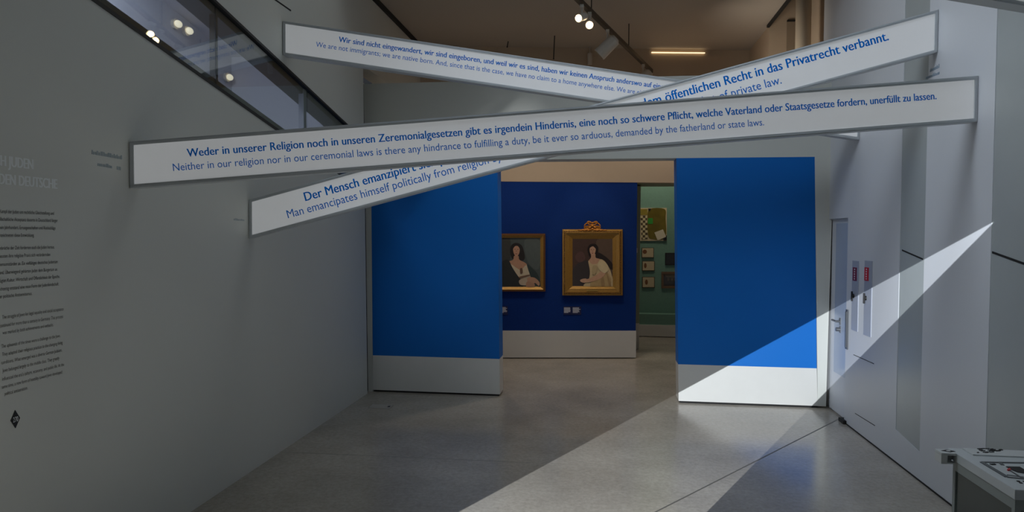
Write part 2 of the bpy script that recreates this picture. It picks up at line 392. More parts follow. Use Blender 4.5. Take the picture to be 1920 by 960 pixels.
hatch('grey wall hatch with the dark purple-red label, nearer the door', 1598, 1610, 489, 618, 623, None, PURPLE, 1601, 1607.5, 1602, 555, 'dark purple-red label')
hatch('grey wall hatch with the bright red label, farther from the door', 1621, 1635, 489, 628, 633, None, RED, 1623, 1630, 1625, 559, 'bright red label')

# ------------------------------------------------------------------ the light-box beams
def beam(label, L, Rr, depth, german, english, vis, gx0, gx1, ex0, ex1, gpre=None, epre=None, gsy=.092, esy=.088):
    """L, Rr = (y, z bottom, z top) on the left and right wall"""
    A0 = Vector((XL+.004, L[0], L[1])); A1 = Vector((XL+.004, L[0], L[2])); B0 = Vector((XR-.004, Rr[0], Rr[1])); B1 = Vector((XR-.004, Rr[0], Rr[2]))
    xd = (B0-A0).normalized(); n = (B0-A0).cross(A1-A0).normalized()          # towards the viewer
    if n.y > 0: n = -n
    yd = (A1-A0).normalized()
    t = thing('light_box_beam', label, 'sign', ((A0+B0)/2), 'light-box beams spanning the hall')
    mid = MB(); back = -n*depth
    f = .021
    LEN = (B0-A0).length
    def pt(u, v): # u metres along, v 0..1 up
        s = u/LEN; return A0.lerp(B0, s).lerp(A1.lerp(B1, s), v)
    H = (A1-A0).length; fv = f/H
    fr = MB()
    def bar(u0, u1, v0, v1, proud=.008): fr.prism([pt(u0, v0)+n*proud, pt(u1, v0)+n*proud, pt(u1, v1)+n*proud, pt(u0, v1)+n*proud], back-n*proud)
    bar(0, LEN, 0, fv); bar(0, LEN, 1-fv, 1); bar(0, f, fv, 1-fv); bar(LEN-f, LEN, fv, 1-fv)
    fr.prism([pt(0, fv)+back*.9, pt(LEN, fv)+back*.9, pt(LEN, 1-fv)+back*.9, pt(0, 1-fv)+back*.9], back*.1)
    # hairline lip along the frame
    for v0, v1 in ((fv*.35, fv*.5), (1-fv*.5, 1-fv*.35)): bar(0.001, LEN-.001, v0, v1, .0105)
    fr.build('frame', ALU, t)
    fc = MB(); fc.prism([pt(f, fv), pt(LEN-f, fv), pt(LEN-f, 1-fv), pt(f, 1-fv)], back*.2); fc.build('lit_face', FACE, t)
    def line(nm, s, p0, p1, pre, sy, bold):
        if not s: return
        a = atP(*p0, A0, n); c = atP(*p1, A0, n); ln = (c-a).length; d = (c-a).normalized(); v = (yd - d*yd.dot(d)).normalized()
        sx = ln/text_width(pre or s, bold)
        print('TEXT', nm, 'sx', round(sx, 4), 'sy', sy)
        text_mesh(nm, [(s, a, d, v, sx, (sy or sx)*1.1, 'L')], LETTER, t, bold, .0012)
    line('german_lettering', german, gx0, gx1, gpre, gsy, .020)
    line('english_lettering', english, ex0, ex1, epre, esy, 0)
    return t
beam('longest, frontmost white light-box beam, its lettering beginning Weder in unserer Religion',
     (3.61, 2.108, 2.374), (4.81, 2.60, 2.895), .075,
     'Weder in unserer Religion noch in unseren Zeremonialgesetzen gibt es irgendein Hindernis, eine noch so schwere Pflicht, welche Vaterland oder Staatsgesetze fordern, unerfüllt zu lassen.',
     'Neither in our religion nor in our ceremonial laws is there any hindrance to fulfilling a duty, be it ever so arduous, demanded by the fatherland or state laws.',
     None, (351.7, 294), (1756, 186), (323.7, 320.8), (1432.5, 235), gsy=None, esy=None)
beam('white light-box beam rising steeply to the right, its lettering beginning Der Mensch emanzipiert',
     (4.94, 1.814, 2.110), (5.37, 3.194, 3.50), .075,
     'Der Mensch emanzipiert sich politisch von der Religion, indem er sie aus dem öffentlichen Recht in das Privatrecht verbannt.',
     'Man emancipates himself politically from religion by banishing it from the sphere of public law to that of private law.',
     None, (571.6, 377.5), (1667, 75), (539, 409.6), (1466, 156.5), gsy=None, esy=None)
beam('white light-box beam falling to the right behind the others, its lettering beginning Wir sind nicht',
     (5.51, 3.362, 3.645), (6.87, 2.77, 3.08), .075,
     'Wir sind nicht eingewandert, wir sind eingeboren, und weil wir es sind, haben wir keinen Anspruch anderswo auf eine Heimat; wir sind entweder Deutsche, oder wir sind heimatlos.',
     'We are not immigrants; we are native born. And, since that is the case, we have no claim to a home anywhere else. We are either Germans, or we are homeless.',
     None, (635, 78.5), (1232, 165.5), (592, 87.5), (1190, 176),
     'Wir sind nicht eingewandert, wir sind eingeboren, und weil wir es sind, haben wir keinen Anspruch anderswo auf ei',
     'We are not immigrants; we are native born. And, since that is the case, we have no claim to a home anywhere else. We are', gsy=None, esy=None)
beam('white light-box beam cut off by the top right corner, nearest overhead', (2.6, 3.568, 3.853), (4.0, 3.04, 3.33), .075, '', '', None, 0, 0, 0, 0)

# ------------------------------------------------------------------ lettering on the left wall
XD_, ZD_ = Vector((0, 1, 0)), Vector((0, 0, 1))
def wall_lines(name, rows, left_px, m, xs, ys_, bold, label):
    L = []
    for (s, x, y) in rows:
        p = atX(x, y, XL); p.x = XL
        L.append((s, p, XD_, ZD_, xs, ys_, 'R'))
    o = text_mesh(name, L, m, None, bold, .0008)
    return tag(o, label, 'wall text')
def cap(pxh, x, y): return (atX(x, y-pxh, XL)-atX(x, y, XL)).length/.70
k1 = .0365*1.0
wall_lines('chapter_title', [('AUCH JUDEN', 62, 317.5), ('WERDEN DEUTSCHE', 107, 354)], 0, INKL, .046, cap(19, 60, 330), .055, 'large pale capital letters on the left wall ending in JUDEN and DEUTSCHE')
ger = [('Der Kampf der Juden um rechtliche Gleichstellung und', 101, 403), ('gesellschaftliche Akzeptanz dauerte in Deutschland länger', 108, 416.5), ('als ein Jahrhundert. Errungenschaften und Rückschläge', 104, 430.5), ('kennzeichneten diese Entwicklung.', 64, 444),
       ('Die Umbrüche der Zeit forderten auch die Juden heraus.', 102, 466), ('Sie passten ihre religiöse Praxis sich verändernden', 94, 480), ('Lebensumständen an. Ein vielfältiges deutsches Judentum', 108, 493.5), ('entstand. Überwiegend gehörten Juden dem Bürgertum an.', 108, 507.5), ('Sie prägten Kultur, Wirtschaft und Öffentlichkeit der Epoche.', 112, 521), ('Gleichzeitig entstand eine neue Form der Judenfeindschaft:', 110, 535), ('der politische Antisemitismus.', 60, 553)]
wall_lines('exhibit_text', ger[:4], 0, INKD, .0152, .0240, .0, 'first short paragraph of dark German text, right under the pale wall title')
wall_lines('exhibit_text', ger[4:], 0, INKD, .0152, .0240, .0, 'second, longer paragraph of dark German text on the left wall')
eng = [('The struggle of Jews for legal equality and social acceptance', 119, 582), ('continued for more than a century in Germany. This process', 118, 596), ('was marked by both achievements and setbacks.', 100, 611.5),
       ('The upheavals of the times were a challenge to the Jews.', 113, 632), ('They adapted their religious practice to the changing living', 117, 645), ('conditions. What emerged was a diverse German Judaism.', 116, 659), ('Jews belonged largely to the middle class. They greatly', 111, 674), ('influenced the era’s culture, economy, and public life. At the', 120, 686), ('same time, a new form of hostility toward Jews developed:', 117, 700), ('political antisemitism.', 52, 730)]
INKG = mat('grey_letters', (84, 82, 78), .7)
wall_lines('exhibit_text', eng[:3], 0, INKG, .0148, .0240, 0, 'three-line paragraph of grey English text beginning The struggle, on the left wall')
wall_lines('exhibit_text', eng[3:], 0, INKG, .0148, .0240, 0, 'long lowest paragraph of grey English text beginning The upheavals, above the diamond badge')
c0 = atX(28, 786, XL); c1 = atX(36.5, 786, XL); hh = (atX(28, 769, XL)-c0).length; ww = (c1-c0).length
b = MB(); b.prism([(XL+.001, c0.y-ww, c0.z), (XL+.001, c0.y, c0.z-hh), (XL+.001, c0.y+ww, c0.z), (XL+.001, c0.y, c0.z+hh)], (.002, 0, 0))
dm = tag(b.build('number_badge', BLACK), 'black diamond badge with number 270 low on the left wall', 'badge')
tw = text_width('270', .01)
text_mesh('number', [('270', Vector((XL+.003, c0.y-ww*.55, c0.z-.012)), XD_, ZD_, ww*1.1/tw, .034, 'L')], INKL, dm, .01, .0008)
# faded attribution lines near the beam ends: illegible strokes
def strokes(rows, X, m, label):
    c0 = atX(rows[0][0], rows[0][1], X); t = thing('attribution_text', label, 'wall text', (X, c0.y, c0.z))
    for (x0, y0, x1, y1, hpx) in rows:
        q = MB(); a, c = atX(x0, y0, X), atX(x1, y1, X); hgt = (atX(x0, y0-hpx, X)-a).length; s = 0.0
        L = (c-a).length; d = (c-a)/L; sg = .002 if X < 0 else -.002
        while s < L-.01:
            wd = random.uniform(.008, .016)
            if True:
                p = a+d*s; p.x = X; e = p+d*wd*.62; k = hgt*random.choice((.65, .7, 1, .7))
                q.prism([p, e, e+ZD_*k, p+ZD_*k], (sg, 0, 0))
            s += wd
        q.build('text_line', m, t)
    return t
strokes([(172, 289, 229, 299, 8), (183, 311, 212, 316, 7), (219, 318, 229, 320, 9)], XL, mat('faded_blue_letters', (168, 180, 186), .7), 'faded two-line inscription on the left wall beside the longest beam')
strokes([(438, 413, 459, 414.5, 4)], XL, mat('fainter_blue_letters', (186, 194, 198), .7), 'faint short inscription on the left wall beside the Der Mensch beam')
strokes([(1744, 135.5, 1762, 126.5, 7), (1736, 149, 1763, 138.5, 6)], XR, INKB, 'small blue-grey inscription high on the right wall between two beams')

# ------------------------------------------------------------------ pictures on the navy wall
def wq(pts, off): return [W(x, y, off) for x, y in pts]
def smoothpoly(pts, n=6):
    out = []; m = len(pts)
    for i in range(m):
        p0, p1, p2, p3 = [Vector(pts[(i+k-1) % m]) for k in range(4)]
        for j in range(n):
            t = j/n; out.append(tuple(.5*((2*p1)+(p2-p0)*t+(2*p0-5*p1+4*p2-p3)*t*t+(3*p1-p0-3*p2+p3)*t**3)))
    return out
def paintm(c): return mat('oil_paint_%02x%02x%02x' % c, c, .55, noise=.12, nscale=25)
def canvas(name, rect, layers, parent, off):
    x0, y0, x1, y1 = rect; q = MB(); ms = []
    def clampp(p): return (min(max(p[0], x0), x1), min(max(p[1], y0), y1))
    for i, (c, pts, sm) in enumerate(layers):
        pm = paintm(c)
        if pm not in ms: ms.append(pm)
        pp = smoothpoly([Vector(p) for p in pts]) if sm else pts
        pp = [clampp(p) for p in pp]
        q.poly(wq(pp, off+.0006*i), ms.index(pm))
    o = q.build(name, ms, parent); return o
def rectpts(x0, y0, x1, y1): return [(x0, y0), (x1, y0), (x1, y1), (x0, y1)]
def mould(q, outer, inner, o0, o1, m=0):
    """picture-frame ring: outer rect at depth o0, inner rect at o1, solid back to the wall"""
    O = rectpts(*outer); I = rectpts(*inner)
    for k in range(4):
        a, c = O[k], O[(k+1) % 4]; d, e = I[(k+1) % 4], I[k]
        v = [W(*a, .002), W(*c, .002), W(*d, .002), W(*e, .002), W(*a, o0), W(*c, o0), W(*d, o1), W(*e, o1)]
        i = len(q.v); q.v += [tuple(t) for t in v]
        for f in ((0, 1, 2, 3), (4, 5, 6, 7), (0, 1, 5, 4), (1, 2, 6, 5), (2, 3, 7, 6), (3, 0, 4, 7)): q.f.append(tuple(i+t for t in f)); q.mi.append(m)
ov = lambda cx, cy, rx, ry, n=10: [(cx+rx*math.cos(2*math.pi*k/n), cy+ry*math.sin(2*math.pi*k/n)) for k in range(n)]

# large gilded portrait with a carved crest
p = thing('framed_portrait', 'portrait of a woman in a wide gilded frame with carved crest on the navy wall', 'painting', W(1110, 553))
q = MB(); mould(q, (1054.5, 430, 1167.5, 554), (1061, 436.5, 1161, 547.5), .05, .065); mould(q, (1061, 436.5, 1161, 547.5), (1067, 442, 1155, 542), .05, .04)
mould(q, (1067, 442, 1155, 542), (1073.5, 448, 1148.5, 536.5), .045, .022)
q.build('frame', GOLD, p)
q = MB()                                                               # beaded row round the frame
for i in range(34):
    for yy in (434, 550): c = W(1059+i*(1163-1059)/33, yy, .063); q.ball(c, .009, 8, 6)
for i in range(37):
    for xx in (1058.5, 1163.5): c = W(xx, 434+i*(550-434)/36, .063); q.ball(c, .009, 8, 6)
q.build('beading', GOLDD, p, smooth=True)
q = MB()                                                               # crest: ribbon bow over leaf sprays
def wt(pts, r0, off):
    for a_, c_ in zip(pts[:-1], pts[1:]): q.tube(W(*a_, off), W(*c_, off), r0, seg=8)
for sgn in (-1, 1):
    for (cx_, cy_, rx_, ry_, tl) in ((7.5, 422, 7.5, 4.2, .35), (5, 418.5, 4.6, 2.6, -.5), (9, 426.5, 6, 2.4, .1)):
        wt([(1110.5+sgn*(cx_+rx_*math.cos(k*.4189)*math.cos(tl)-ry_*math.sin(k*.4189)*math.sin(tl)), cy_+rx_*math.cos(k*.4189)*math.sin(tl)+ry_*math.sin(k*.4189)*math.cos(tl)) for k in range(16)], .010, .045)
    for i in range(7): q.ball(W(1110.5+sgn*(5+3.4*i), 431.2+.7*(i % 2), .055), .021-.0015*i, 8, 6, sc=(1.5, .6, .7))
    wt([(1110.5+sgn*2, 424), (1110.5+sgn*7, 429), (1110.5+sgn*12, 430.5), (1110.5+sgn*19, 431)], .011, .05)
for (x, y, r0) in ((1110.5, 423.5, .026), (1110.5, 418, .018), (1106, 427, .018), (1115, 427, .018), (1110.5, 429.5, .022)): q.ball(W(x, y, .05), r0, 10, 8, sc=(1, .7, .8))
q.build('crest', mat('carved_gilding', (186, 122, 44), .4, metal=.35, noise=.4, nscale=40), p, smooth=True)
q = MB(); q.prism(wq(rectpts(1100, 543.5, 1121, 546), .052), dn*.004); q.build('name_plate', mat('pale_brass', (200, 168, 90), .35, metal=.5), p)
rect = (1073, 447.5, 1149, 537)
canvas('canvas', rect, [
    ((78, 58, 52), rectpts(*rect), 0),
    ((98, 80, 68), [(1118, 452), (1149, 448), (1149, 510), (1130, 490)], 1),
    ((62, 56, 58), [(1073, 508), (1090, 490), (1108, 494), (1112, 537), (1073, 537)], 1),
    ((96, 70, 66), [(1078, 482), (1086, 472), (1094, 474), (1097, 486), (1086, 492)], 1),
    ((40, 32, 32), [(1120, 474), (1134, 480), (1148, 494), (1149, 506), (1132, 496)], 1),
    ((34, 24, 22), [(1102, 472), (1102, 464), (1108, 457.5), (1117, 458), (1122, 465), (1121, 475), (1124, 483), (1116, 484), (1106, 482)], 1),
    ((202, 160, 134), [(1108.5, 476), (1116, 476), (1117, 483), (1126, 487), (1120, 496), (1110, 497), (1103, 491), (1108, 483)], 1),
    ((208, 188, 148), [(1103, 489), (1110, 495), (1120, 494), (1125, 486), (1134, 490), (1142, 502), (1147, 516), (1149, 537), (1096, 537), (1104, 524), (1106, 508)], 1),
    ((210, 168, 142), [(1105.5, 468), (1107, 463), (1111, 461), (1115.5, 463), (1117, 469), (1115, 475.5), (1111, 479), (1107, 475.5)], 1),
    ((34, 24, 22), [(1104, 468), (1105, 461), (1111, 458.5), (1118, 461), (1119, 470), (1116.5, 466), (1112, 462), (1107, 464)], 1),
    ((84, 52, 44), ov(1108.7, 468.2, 1.1, .5), 1), ((84, 52, 44), ov(1113.4, 468.2, 1.1, .5), 1), ((182, 132, 110), ov(1110.8, 471, .7, 1.6), 1), ((158, 78, 70), ov(1111, 474.6, 1.7, .6), 1),
    ((186, 160, 114), [(1112, 522), (1124, 512), (1138, 510), (1146, 526), (1140, 537), (1108, 537)], 1),
    ((166, 138, 96), [(1126, 514), (1130, 513), (1134, 536), (1128, 537)], 1), ((166, 138, 96), [(1137, 513), (1139, 514), (1146, 535), (1142, 537)], 1),
    ((206, 164, 136), [(1131, 504), (1137, 509), (1128, 521), (1110, 528), (1096, 529), (1095, 525), (1108, 521), (1122, 513)], 1),
    ((210, 170, 142), [(1100, 523), (1094, 522.5), (1088, 525), (1090, 529), (1098, 530)], 1),
    ((220, 204, 164), [(1126, 488), (1136, 493), (1141, 505), (1134, 512), (1124, 506), (1121, 496)], 1),
    ((190, 170, 130), [(1112, 498), (1120, 500), (1116, 514), (1110, 512)], 1),
], p, .021)

# portrait half hidden by the blue wing
p = thing('framed_portrait', 'portrait of a dark-haired woman in a narrow bronze-gold frame, partly behind the blue wall', 'painting', W(980, 546))
q = MB(); mould(q, (925, 438, 1022.5, 546.5), (929, 441.5, 1019, 543), .045, .05); q.build('frame', GOLDD, p)
q = MB(); mould(q, (929, 441.5, 1019, 543), (934.5, 446, 1013, 537.5), .048, .02); q.build('inner_moulding', GOLD, p)
rect = (934, 445.5, 1013.5, 538)
canvas('canvas', rect, [
    ((74, 84, 84), rectpts(*rect), 0),
    ((62, 64, 62), [(934, 446), (956, 446), (954, 500), (934, 505)], 1),
    ((88, 98, 97), [(984, 450), (1012, 452), (1010, 504), (990, 492)], 1),
    ((36, 32, 30), [(957, 476), (957, 464), (962, 457), (970, 455.5), (978, 460), (982, 470), (984, 484), (978, 489), (962, 486)], 1),
    ((190, 146, 120), [(964, 480), (972, 480), (974, 487), (985, 493), (990, 501), (978, 512), (962, 503), (953, 492), (962, 487)], 1),
    ((44, 48, 48), [(934, 500), (948, 487), (955, 490), (962, 504), (974, 520), (980, 538), (934, 538)], 1),
    ((208, 194, 168), [(958, 496), (968, 502), (977, 506), (987, 497), (993, 506), (997, 518), (986, 526), (974, 521)], 1),
    ((48, 62, 62), [(988, 496), (998, 503), (1008, 514), (1013, 530), (1012, 538), (1000, 530), (994, 516)], 1),
    ((198, 154, 128), [(962, 468), (963.5, 462), (968, 459.5), (973, 462), (974.5, 468.5), (973, 476), (968.5, 481), (964, 476.5)], 1),
    ((36, 32, 30), [(960, 470), (961, 461), (968, 457.5), (976, 461), (979, 474), (976, 479), (974.8, 468), (971, 461.5), (966, 461.5), (963, 465)], 1),
    ((80, 52, 44), ov(965.6, 467.6, 1.1, .5), 1), ((80, 52, 44), ov(971, 467.8, 1.1, .5), 1), ((172, 124, 102), ov(968, 471, .8, 1.8), 1), ((148, 78, 70), ov(968.2, 475.6, 1.8, .6), 1),
    ((192, 176, 154), [(974, 525), (990, 519), (997, 524), (990, 534), (976, 534)], 1),
    ((190, 148, 122), [(989, 521), (1000, 520), (1008, 525), (1012, 531), (1010, 536), (1004, 531), (998, 532), (990, 529)], 1),
    ((182, 140, 114), [(988, 528), (998, 530), (1003, 534), (1000, 538), (987, 538)], 1),
    ((110, 84, 66), [(975, 504), (979, 503), (980, 511), (976, 513)], 1),
    ((120, 92, 72), [(974, 519), (992, 515), (993, 517), (976, 522)], 1),
], p, .019)

# caption plates
CAPD = mat('navy_caption', (24, 34, 84), .6)
def caption(x0, y0, x1, y1, label, group=None):
    t = thing('caption_plate', label, 'label', W((x0+x1)/2, y1), 'captions under the portraits')
    q = MB(); q.prism(wq(rectpts(x0, y0, x1, y1), .002), dn*.005); q.build('plate', CAPD, t)
    q = MB()
    for i in range(7):
        yy = y0+2+i*(y1-y0-5)/7; x2 = x1-1-random.uniform(0, 3)-(5 if i == 6 else 0)
        q.prism(wq(rectpts(x0+1, yy, x2, yy+1.1), .007), dn*.0008)
    q.build('caption_marks', mat('caption_white', (196, 200, 214), .6), t)
caption(1056.5, 574.5, 1072.3, 590, 'left one of the two small captions under the crested portrait')
caption(1072.8, 574.5, 1089.5, 590, 'right one of the two small captions under the crested portrait')
caption(931, 574, 952, 590, 'small caption under the portrait half hidden by the blue wall')

# ------------------------------------------------------------------ things on the green showcase wall
def G(x, y, off=0): return atY(x, y, YG-off)
def gq(pts, off): return [G(x, y, off) for x, y in pts]
def gbox(q, pts, off, th, m=0): q.prism(gq(pts, off), (0, -th, 0), m)
p = thing('poster_board', 'gold and olive poster collage with a checked strip, high on the green wall', 'poster', G(1222, 452))
q = MB(); gbox(q, rectpts(1196, 390, 1250, 451.5), .002, .02); q.build('board', PAPER, p)
q = MB(); gbox(q, smoothpoly([Vector(t) for t in ((1218, 392), (1246, 392), (1248, 410), (1247, 446), (1222, 448), (1215, 440), (1214, 410))], 4), .022, .006); q.build('gold_sheet', mat('olive_gold_foil', (122, 108, 40), .35, metal=.3, noise=.4, nscale=8), p)
q = MB(); gbox(q, rectpts(1198, 392, 1214, 403), .022, .005); q.build('gold_sheet', mat('gold_foil', (164, 146, 62), .4, metal=.3, noise=.3, nscale=10), p)
chk = bpy.data.materials.new('checked_paper'); chk.use_nodes = True; nt = chk.node_tree
tc = nt.nodes.new('ShaderNodeTexCoord'); ck = nt.nodes.new('ShaderNodeTexChecker'); ck.inputs['Scale'].default_value = 22
ck.inputs[1].default_value = (*lin((212, 200, 160)), 1); ck.inputs[2].default_value = (*lin((84, 72, 50)), 1)
nt.links.new(tc.outputs['Object'], ck.inputs[0]); nt.links.new(ck.outputs[0], nt.nodes['Principled BSDF'].inputs['Base Color'])
q = MB(); gbox(q, [(1201, 404), (1213, 404), (1215, 448), (1203, 449)], .0225, .005); q.build('checked_strip', chk, p)
q = MB(); gbox(q, rectpts(1215, 409, 1224, 420), .029, .003); q.build('green_sticker', mat('green_sticker', (54, 150, 54), .5), p)
q = MB(); gbox(q, [(1227, 436), (1243, 430), (1249, 444), (1233, 451)], .029, .006); q.build('white_note', mat('white_note', (214, 206, 184), .7), p)
q = MB(); gbox(q, [(1243, 446), (1250, 441), (1250, 451), (1244, 451)], .024, .008); q.build('black_corner', BLACK, p)
q = MB(); gbox(q, rectpts(1197, 396, 1199.3, 424), .024, .006); q.build('black_edge', BLACK, p)
q = MB(); gbox(q, [(1215, 391), (1221, 391), (1218, 397)], .03, .004); q.build('black_edge', BLACK, p)
for (x0, y0, x1, y1, fig, lab) in ((1203, 464.5, 1226, 483.5, (1209, 472, 4, 4), 'topmost of three small open booklets on the green wall'), (1204, 489.5, 1227.5, 508, (1210, 498, 2.5, 5), 'middle one of three small open booklets on the green wall'), (1204, 519, 1227.5, 539.5, (1212, 529, 2.8, 5), 'lowest of three small open booklets on the green wall')):
    t = thing('open_booklet', lab, 'book', G((x0+x1)/2, y1), 'open booklets on the green wall')
    q = MB(); gbox(q, rectpts(x0, y0, x1, y1), .002, .012); q.build('cover', mat('booklet_cover', (78, 56, 40), .7), t)
    xm = (x0+x1)/2
    for (u0, u1, z) in ((x0+1, xm, .0), (xm, x1-1, .0)):
        q = MB(); a, c = (u0, u1) if u0 < xm-1 else (u0, u1)
        q.prism([G(u0, y0+1, .014), G(u1, y0+1, .014), G(u1, y1-1, .014), G(u0, y1-1, .014)], (0, -.012, 0)); q.build('page', PAPER, t, bevel=.003)
    q = MB(); gbox(q, ov(fig[0], fig[1], fig[2], fig[3]), .0265, .001); q.build('vignette', mat('sepia_ink', (126, 84, 54), .7), t)
t = thing('dark_picture', 'small plain black picture right of the open booklets on the green wall', 'picture', G(1262, 497))
q = MB(); gbox(q, rectpts(1247, 474, 1279, 497), .002, .02); q.build('frame', BLACK, t, bevel=.004)
q = MB(); gbox(q, rectpts(1249.5, 476.5, 1276.5, 494.5), .022, .002); q.build('print', mat('near_black_print', (30, 30, 32), .4, noise=.4, nscale=20), t)
t = thing('framed_photograph', 'dark group photograph in a brown frame below the black picture', 'picture', G(1262, 540))
q = MB(); 
for r in (rectpts(1240, 509.5, 1284, 514), rectpts(1240, 536, 1284, 540.5), rectpts(1240, 514, 1244, 536), rectpts(1280, 514, 1284, 536)): gbox(q, r, .002, .025)
q.build('frame', mat('brown_wood', (110, 84, 60), .5, noise=.2, nscale=40), t, bevel=.003)
q = MB(); gbox(q, rectpts(1244, 514, 1280, 536), .002, .008, 0)
gbox(q, [(1244, 514), (1280, 514), (1280, 520), (1250, 520)], .0102, .001, 1)
for xx in (1253, 1260, 1266, 1273): gbox(q, ov(xx, 524, 1.6, 2.6), .0115, .001, 1)
q.build('print', [mat('dark_print', (34, 30, 28), .4), mat('print_light', (126, 116, 100), .5)], t)
q = MB(); lp = [atY(x, y, pa.y-.012) for x, y in rectpts(1190.5, 465, 1195.5, 474)]; q.prism(lp, (0, .01, 0)); tag(q.build('wall_switch', mat('white_plastic', (222, 220, 212), .5)), 'tiny white plate on the post between navy and green walls', 'switch')

# ------------------------------------------------------------------ track lighting under the gallery ceiling
ZT = 4.28
ra, rb = atZ(1075, -5, ZT), atZ(1224, 139, ZT)
rd = (rb-ra).normalized()
p = thing('lighting_track', 'dark ceiling lighting track slanting across the gallery', 'track', ra)
rn = Vector((-rd.y, rd.x, 0))*.022
q = MB(); ra2 = ra-rd*.8; q.prism([ra2-rn, rb-rn, rb+rn, ra2+rn], (0, 0, .05)); q.build('rail', mat('dark_track', (70, 60, 48), .5), p)
for s in (.6, 2.2):
    c = ra+rd*s; q = MB(); q.tube(c+Vector((0, 0, .05)), (c.x, c.y, 4.632), .006, seg=8); q.build('hanger', BLACK, p)
def track_spot(at, aim, r, ln, label, lit):
    c = atZ(*at, ZT-.02)
    s = (c-ra).dot(rd); c = ra+rd*s; c.z = ZT
    t = thing('track_spotlight', label, 'spotlight', c, 'spotlights on the slanting track')
    q = MB(); q.box(c.x-.02, c.x+.02, c.y-.05, c.y+.05, ZT-.03, ZT); q.tube(c+Vector((0, 0, -.03)), c+Vector((0, 0, -.10 if lit else -.16)), .012); q.build('adaptor', LAMPW, t)
    d = Vector(aim).normalized(); h0 = c+Vector((0, 0, -.12 if lit else -.19))-d*ln*.45; h1 = h0+d*ln
    q = MB(); q.tube(h0, h1, r, r*1.08, 20); q.tube(h0-d*.03, h0, r*.6, r, 20); q.build('lamp_head', LAMPW, t)
    q = MB(); q.tube(h1-d*.01, h1+d*.004, r*.86, seg=20); q.build('lens', BULB if lit else mat('lens_glass', (190, 176, 150), .2), t)
    return h1, d
track_spot((1093, 14), (-.35, -.75, -.35), .040, .15, 'lit track spotlight nearest, glowing towards the viewer', True)
track_spot((1107, 28), (.0, -.85, -.35), .042, .15, 'second glowing track spotlight, just behind the nearest one', True)
track_spot((1141, 60), (-.75, .1, -.7), .075, .24, 'unlit white track spotlight below the two glowing ones', False)
track_spot((1208, 124), (-.75, .1, -.62), .07, .24, 'unlit white track spotlight at the far end of the track', False)
c = atY(1106, 101, 10.2)
t = thing('pendant_spotlight', 'small cylindrical white lamp hanging left of the track', 'spotlight', (c.x, c.y, 4.632))
q = MB(); q.tube((c.x, c.y, 4.632), c, .006, seg=8); q.build('stem', LAMPW, t)
e = atY(1106, 121, 10.2); q = MB(); q.tube(c, e, .036, .036, 20); q.tube(c+Vector((0, 0, .015)), c, .02, .036, 20); q.build('lamp_head', LAMPW, t)
for (x, y0, y1, Y, lab) in ((1040, 48, 110, 9.6, 'thin dark rod hanging from the gallery ceiling, right of the other'), (953, 62, 88, 9.8, 'thin dark rod hanging from the gallery ceiling, above the middle of the falling beam')):
    a, e = atY(x, y0, Y), atY(x-2, y1, Y); q = MB(); q.tube((a.x, a.y, 4.632), e, .007, seg=8); q.ball(e, .011, 8, 6)
    tag(q.build('hanging_rod', BLACK), lab, 'rod', 'rods under the gallery ceiling')
spot('portrait_spot', (-.1, 8.9, 4.15), W(1110, 490), 36, (1, .80, .55), 34, .6)
spot('portrait_spot', (-.9, 8.7, 4.15), W(975, 490), 18, (1, .80, .55), 34, .6)
spot('wing_spot', (.3, 6.0, 5.2), (-1.3, 7.7, 2.4), 120, (.95, .97, 1), 24, .7)

# ------------------------------------------------------------------ map table by the right wall
ZTB = .85
def TP(x, y, z=ZTB): return atZ(x, y, z)
cb = TP(1903, 918); tx0 = cb.x; ty0 = cb.y; ty1 = TP(1786, 840).y; tx1 = XR-.03
t = thing('map_table', 'white orientation table with a raised floor plan by the right wall', 'table', (tx0+.4, (ty0+ty1)/2, 0))
BX0, BX1, BY0, BY1 = TP(1766, 850.5).x, tx0-.002, TP(1780, 850.5).y, TP(1756, 842).y
ty2 = ty1-.045
q = MB(); q.box(tx0, tx1, ty0, ty1, ZTB-.042, ZTB); q.build('tabletop', mat('white_laminate', (206, 212, 214), .35), t, bevel=.002)
GREYM = mat('grey_painted_metal', (150, 158, 156), .45)
q = MB(); q.box(tx0+.004, tx1-.004, ty0+.004, ty2-.004, ZTB-.085, ZTB-.042); q.build('apron', GREYM, t)
for (lx, ly) in ((tx0+.004, ty0+.004), (tx0+.004, ty2-.026), (tx1-.026, ty0+.004), (tx1-.026, ty2-.026)):
    q = MB(); q.box(lx, lx+.022, ly, ly+.022, 0, ZTB-.085); q.build('leg', GREYM, t)
q = MB(); q.box(tx0+.010, tx0+.020, ty0+.026, ty2-.026, .03, ZTB-.085); q.build('side_panel', mat('dark_green_glass', (66, 76, 74), .25), t)
q = MB(); q.box(tx0+.026, tx1-.026, ty0+.010, ty0+.020, .03, ZTB-.085); q.build('front_panel', mat('grey_green_panel', (98, 106, 102), .35), t)
def onTable(q, pts, th, m=0, z=ZTB): q.prism([TP(x, y, z) for x, y in pts], (0, 0, th), m)
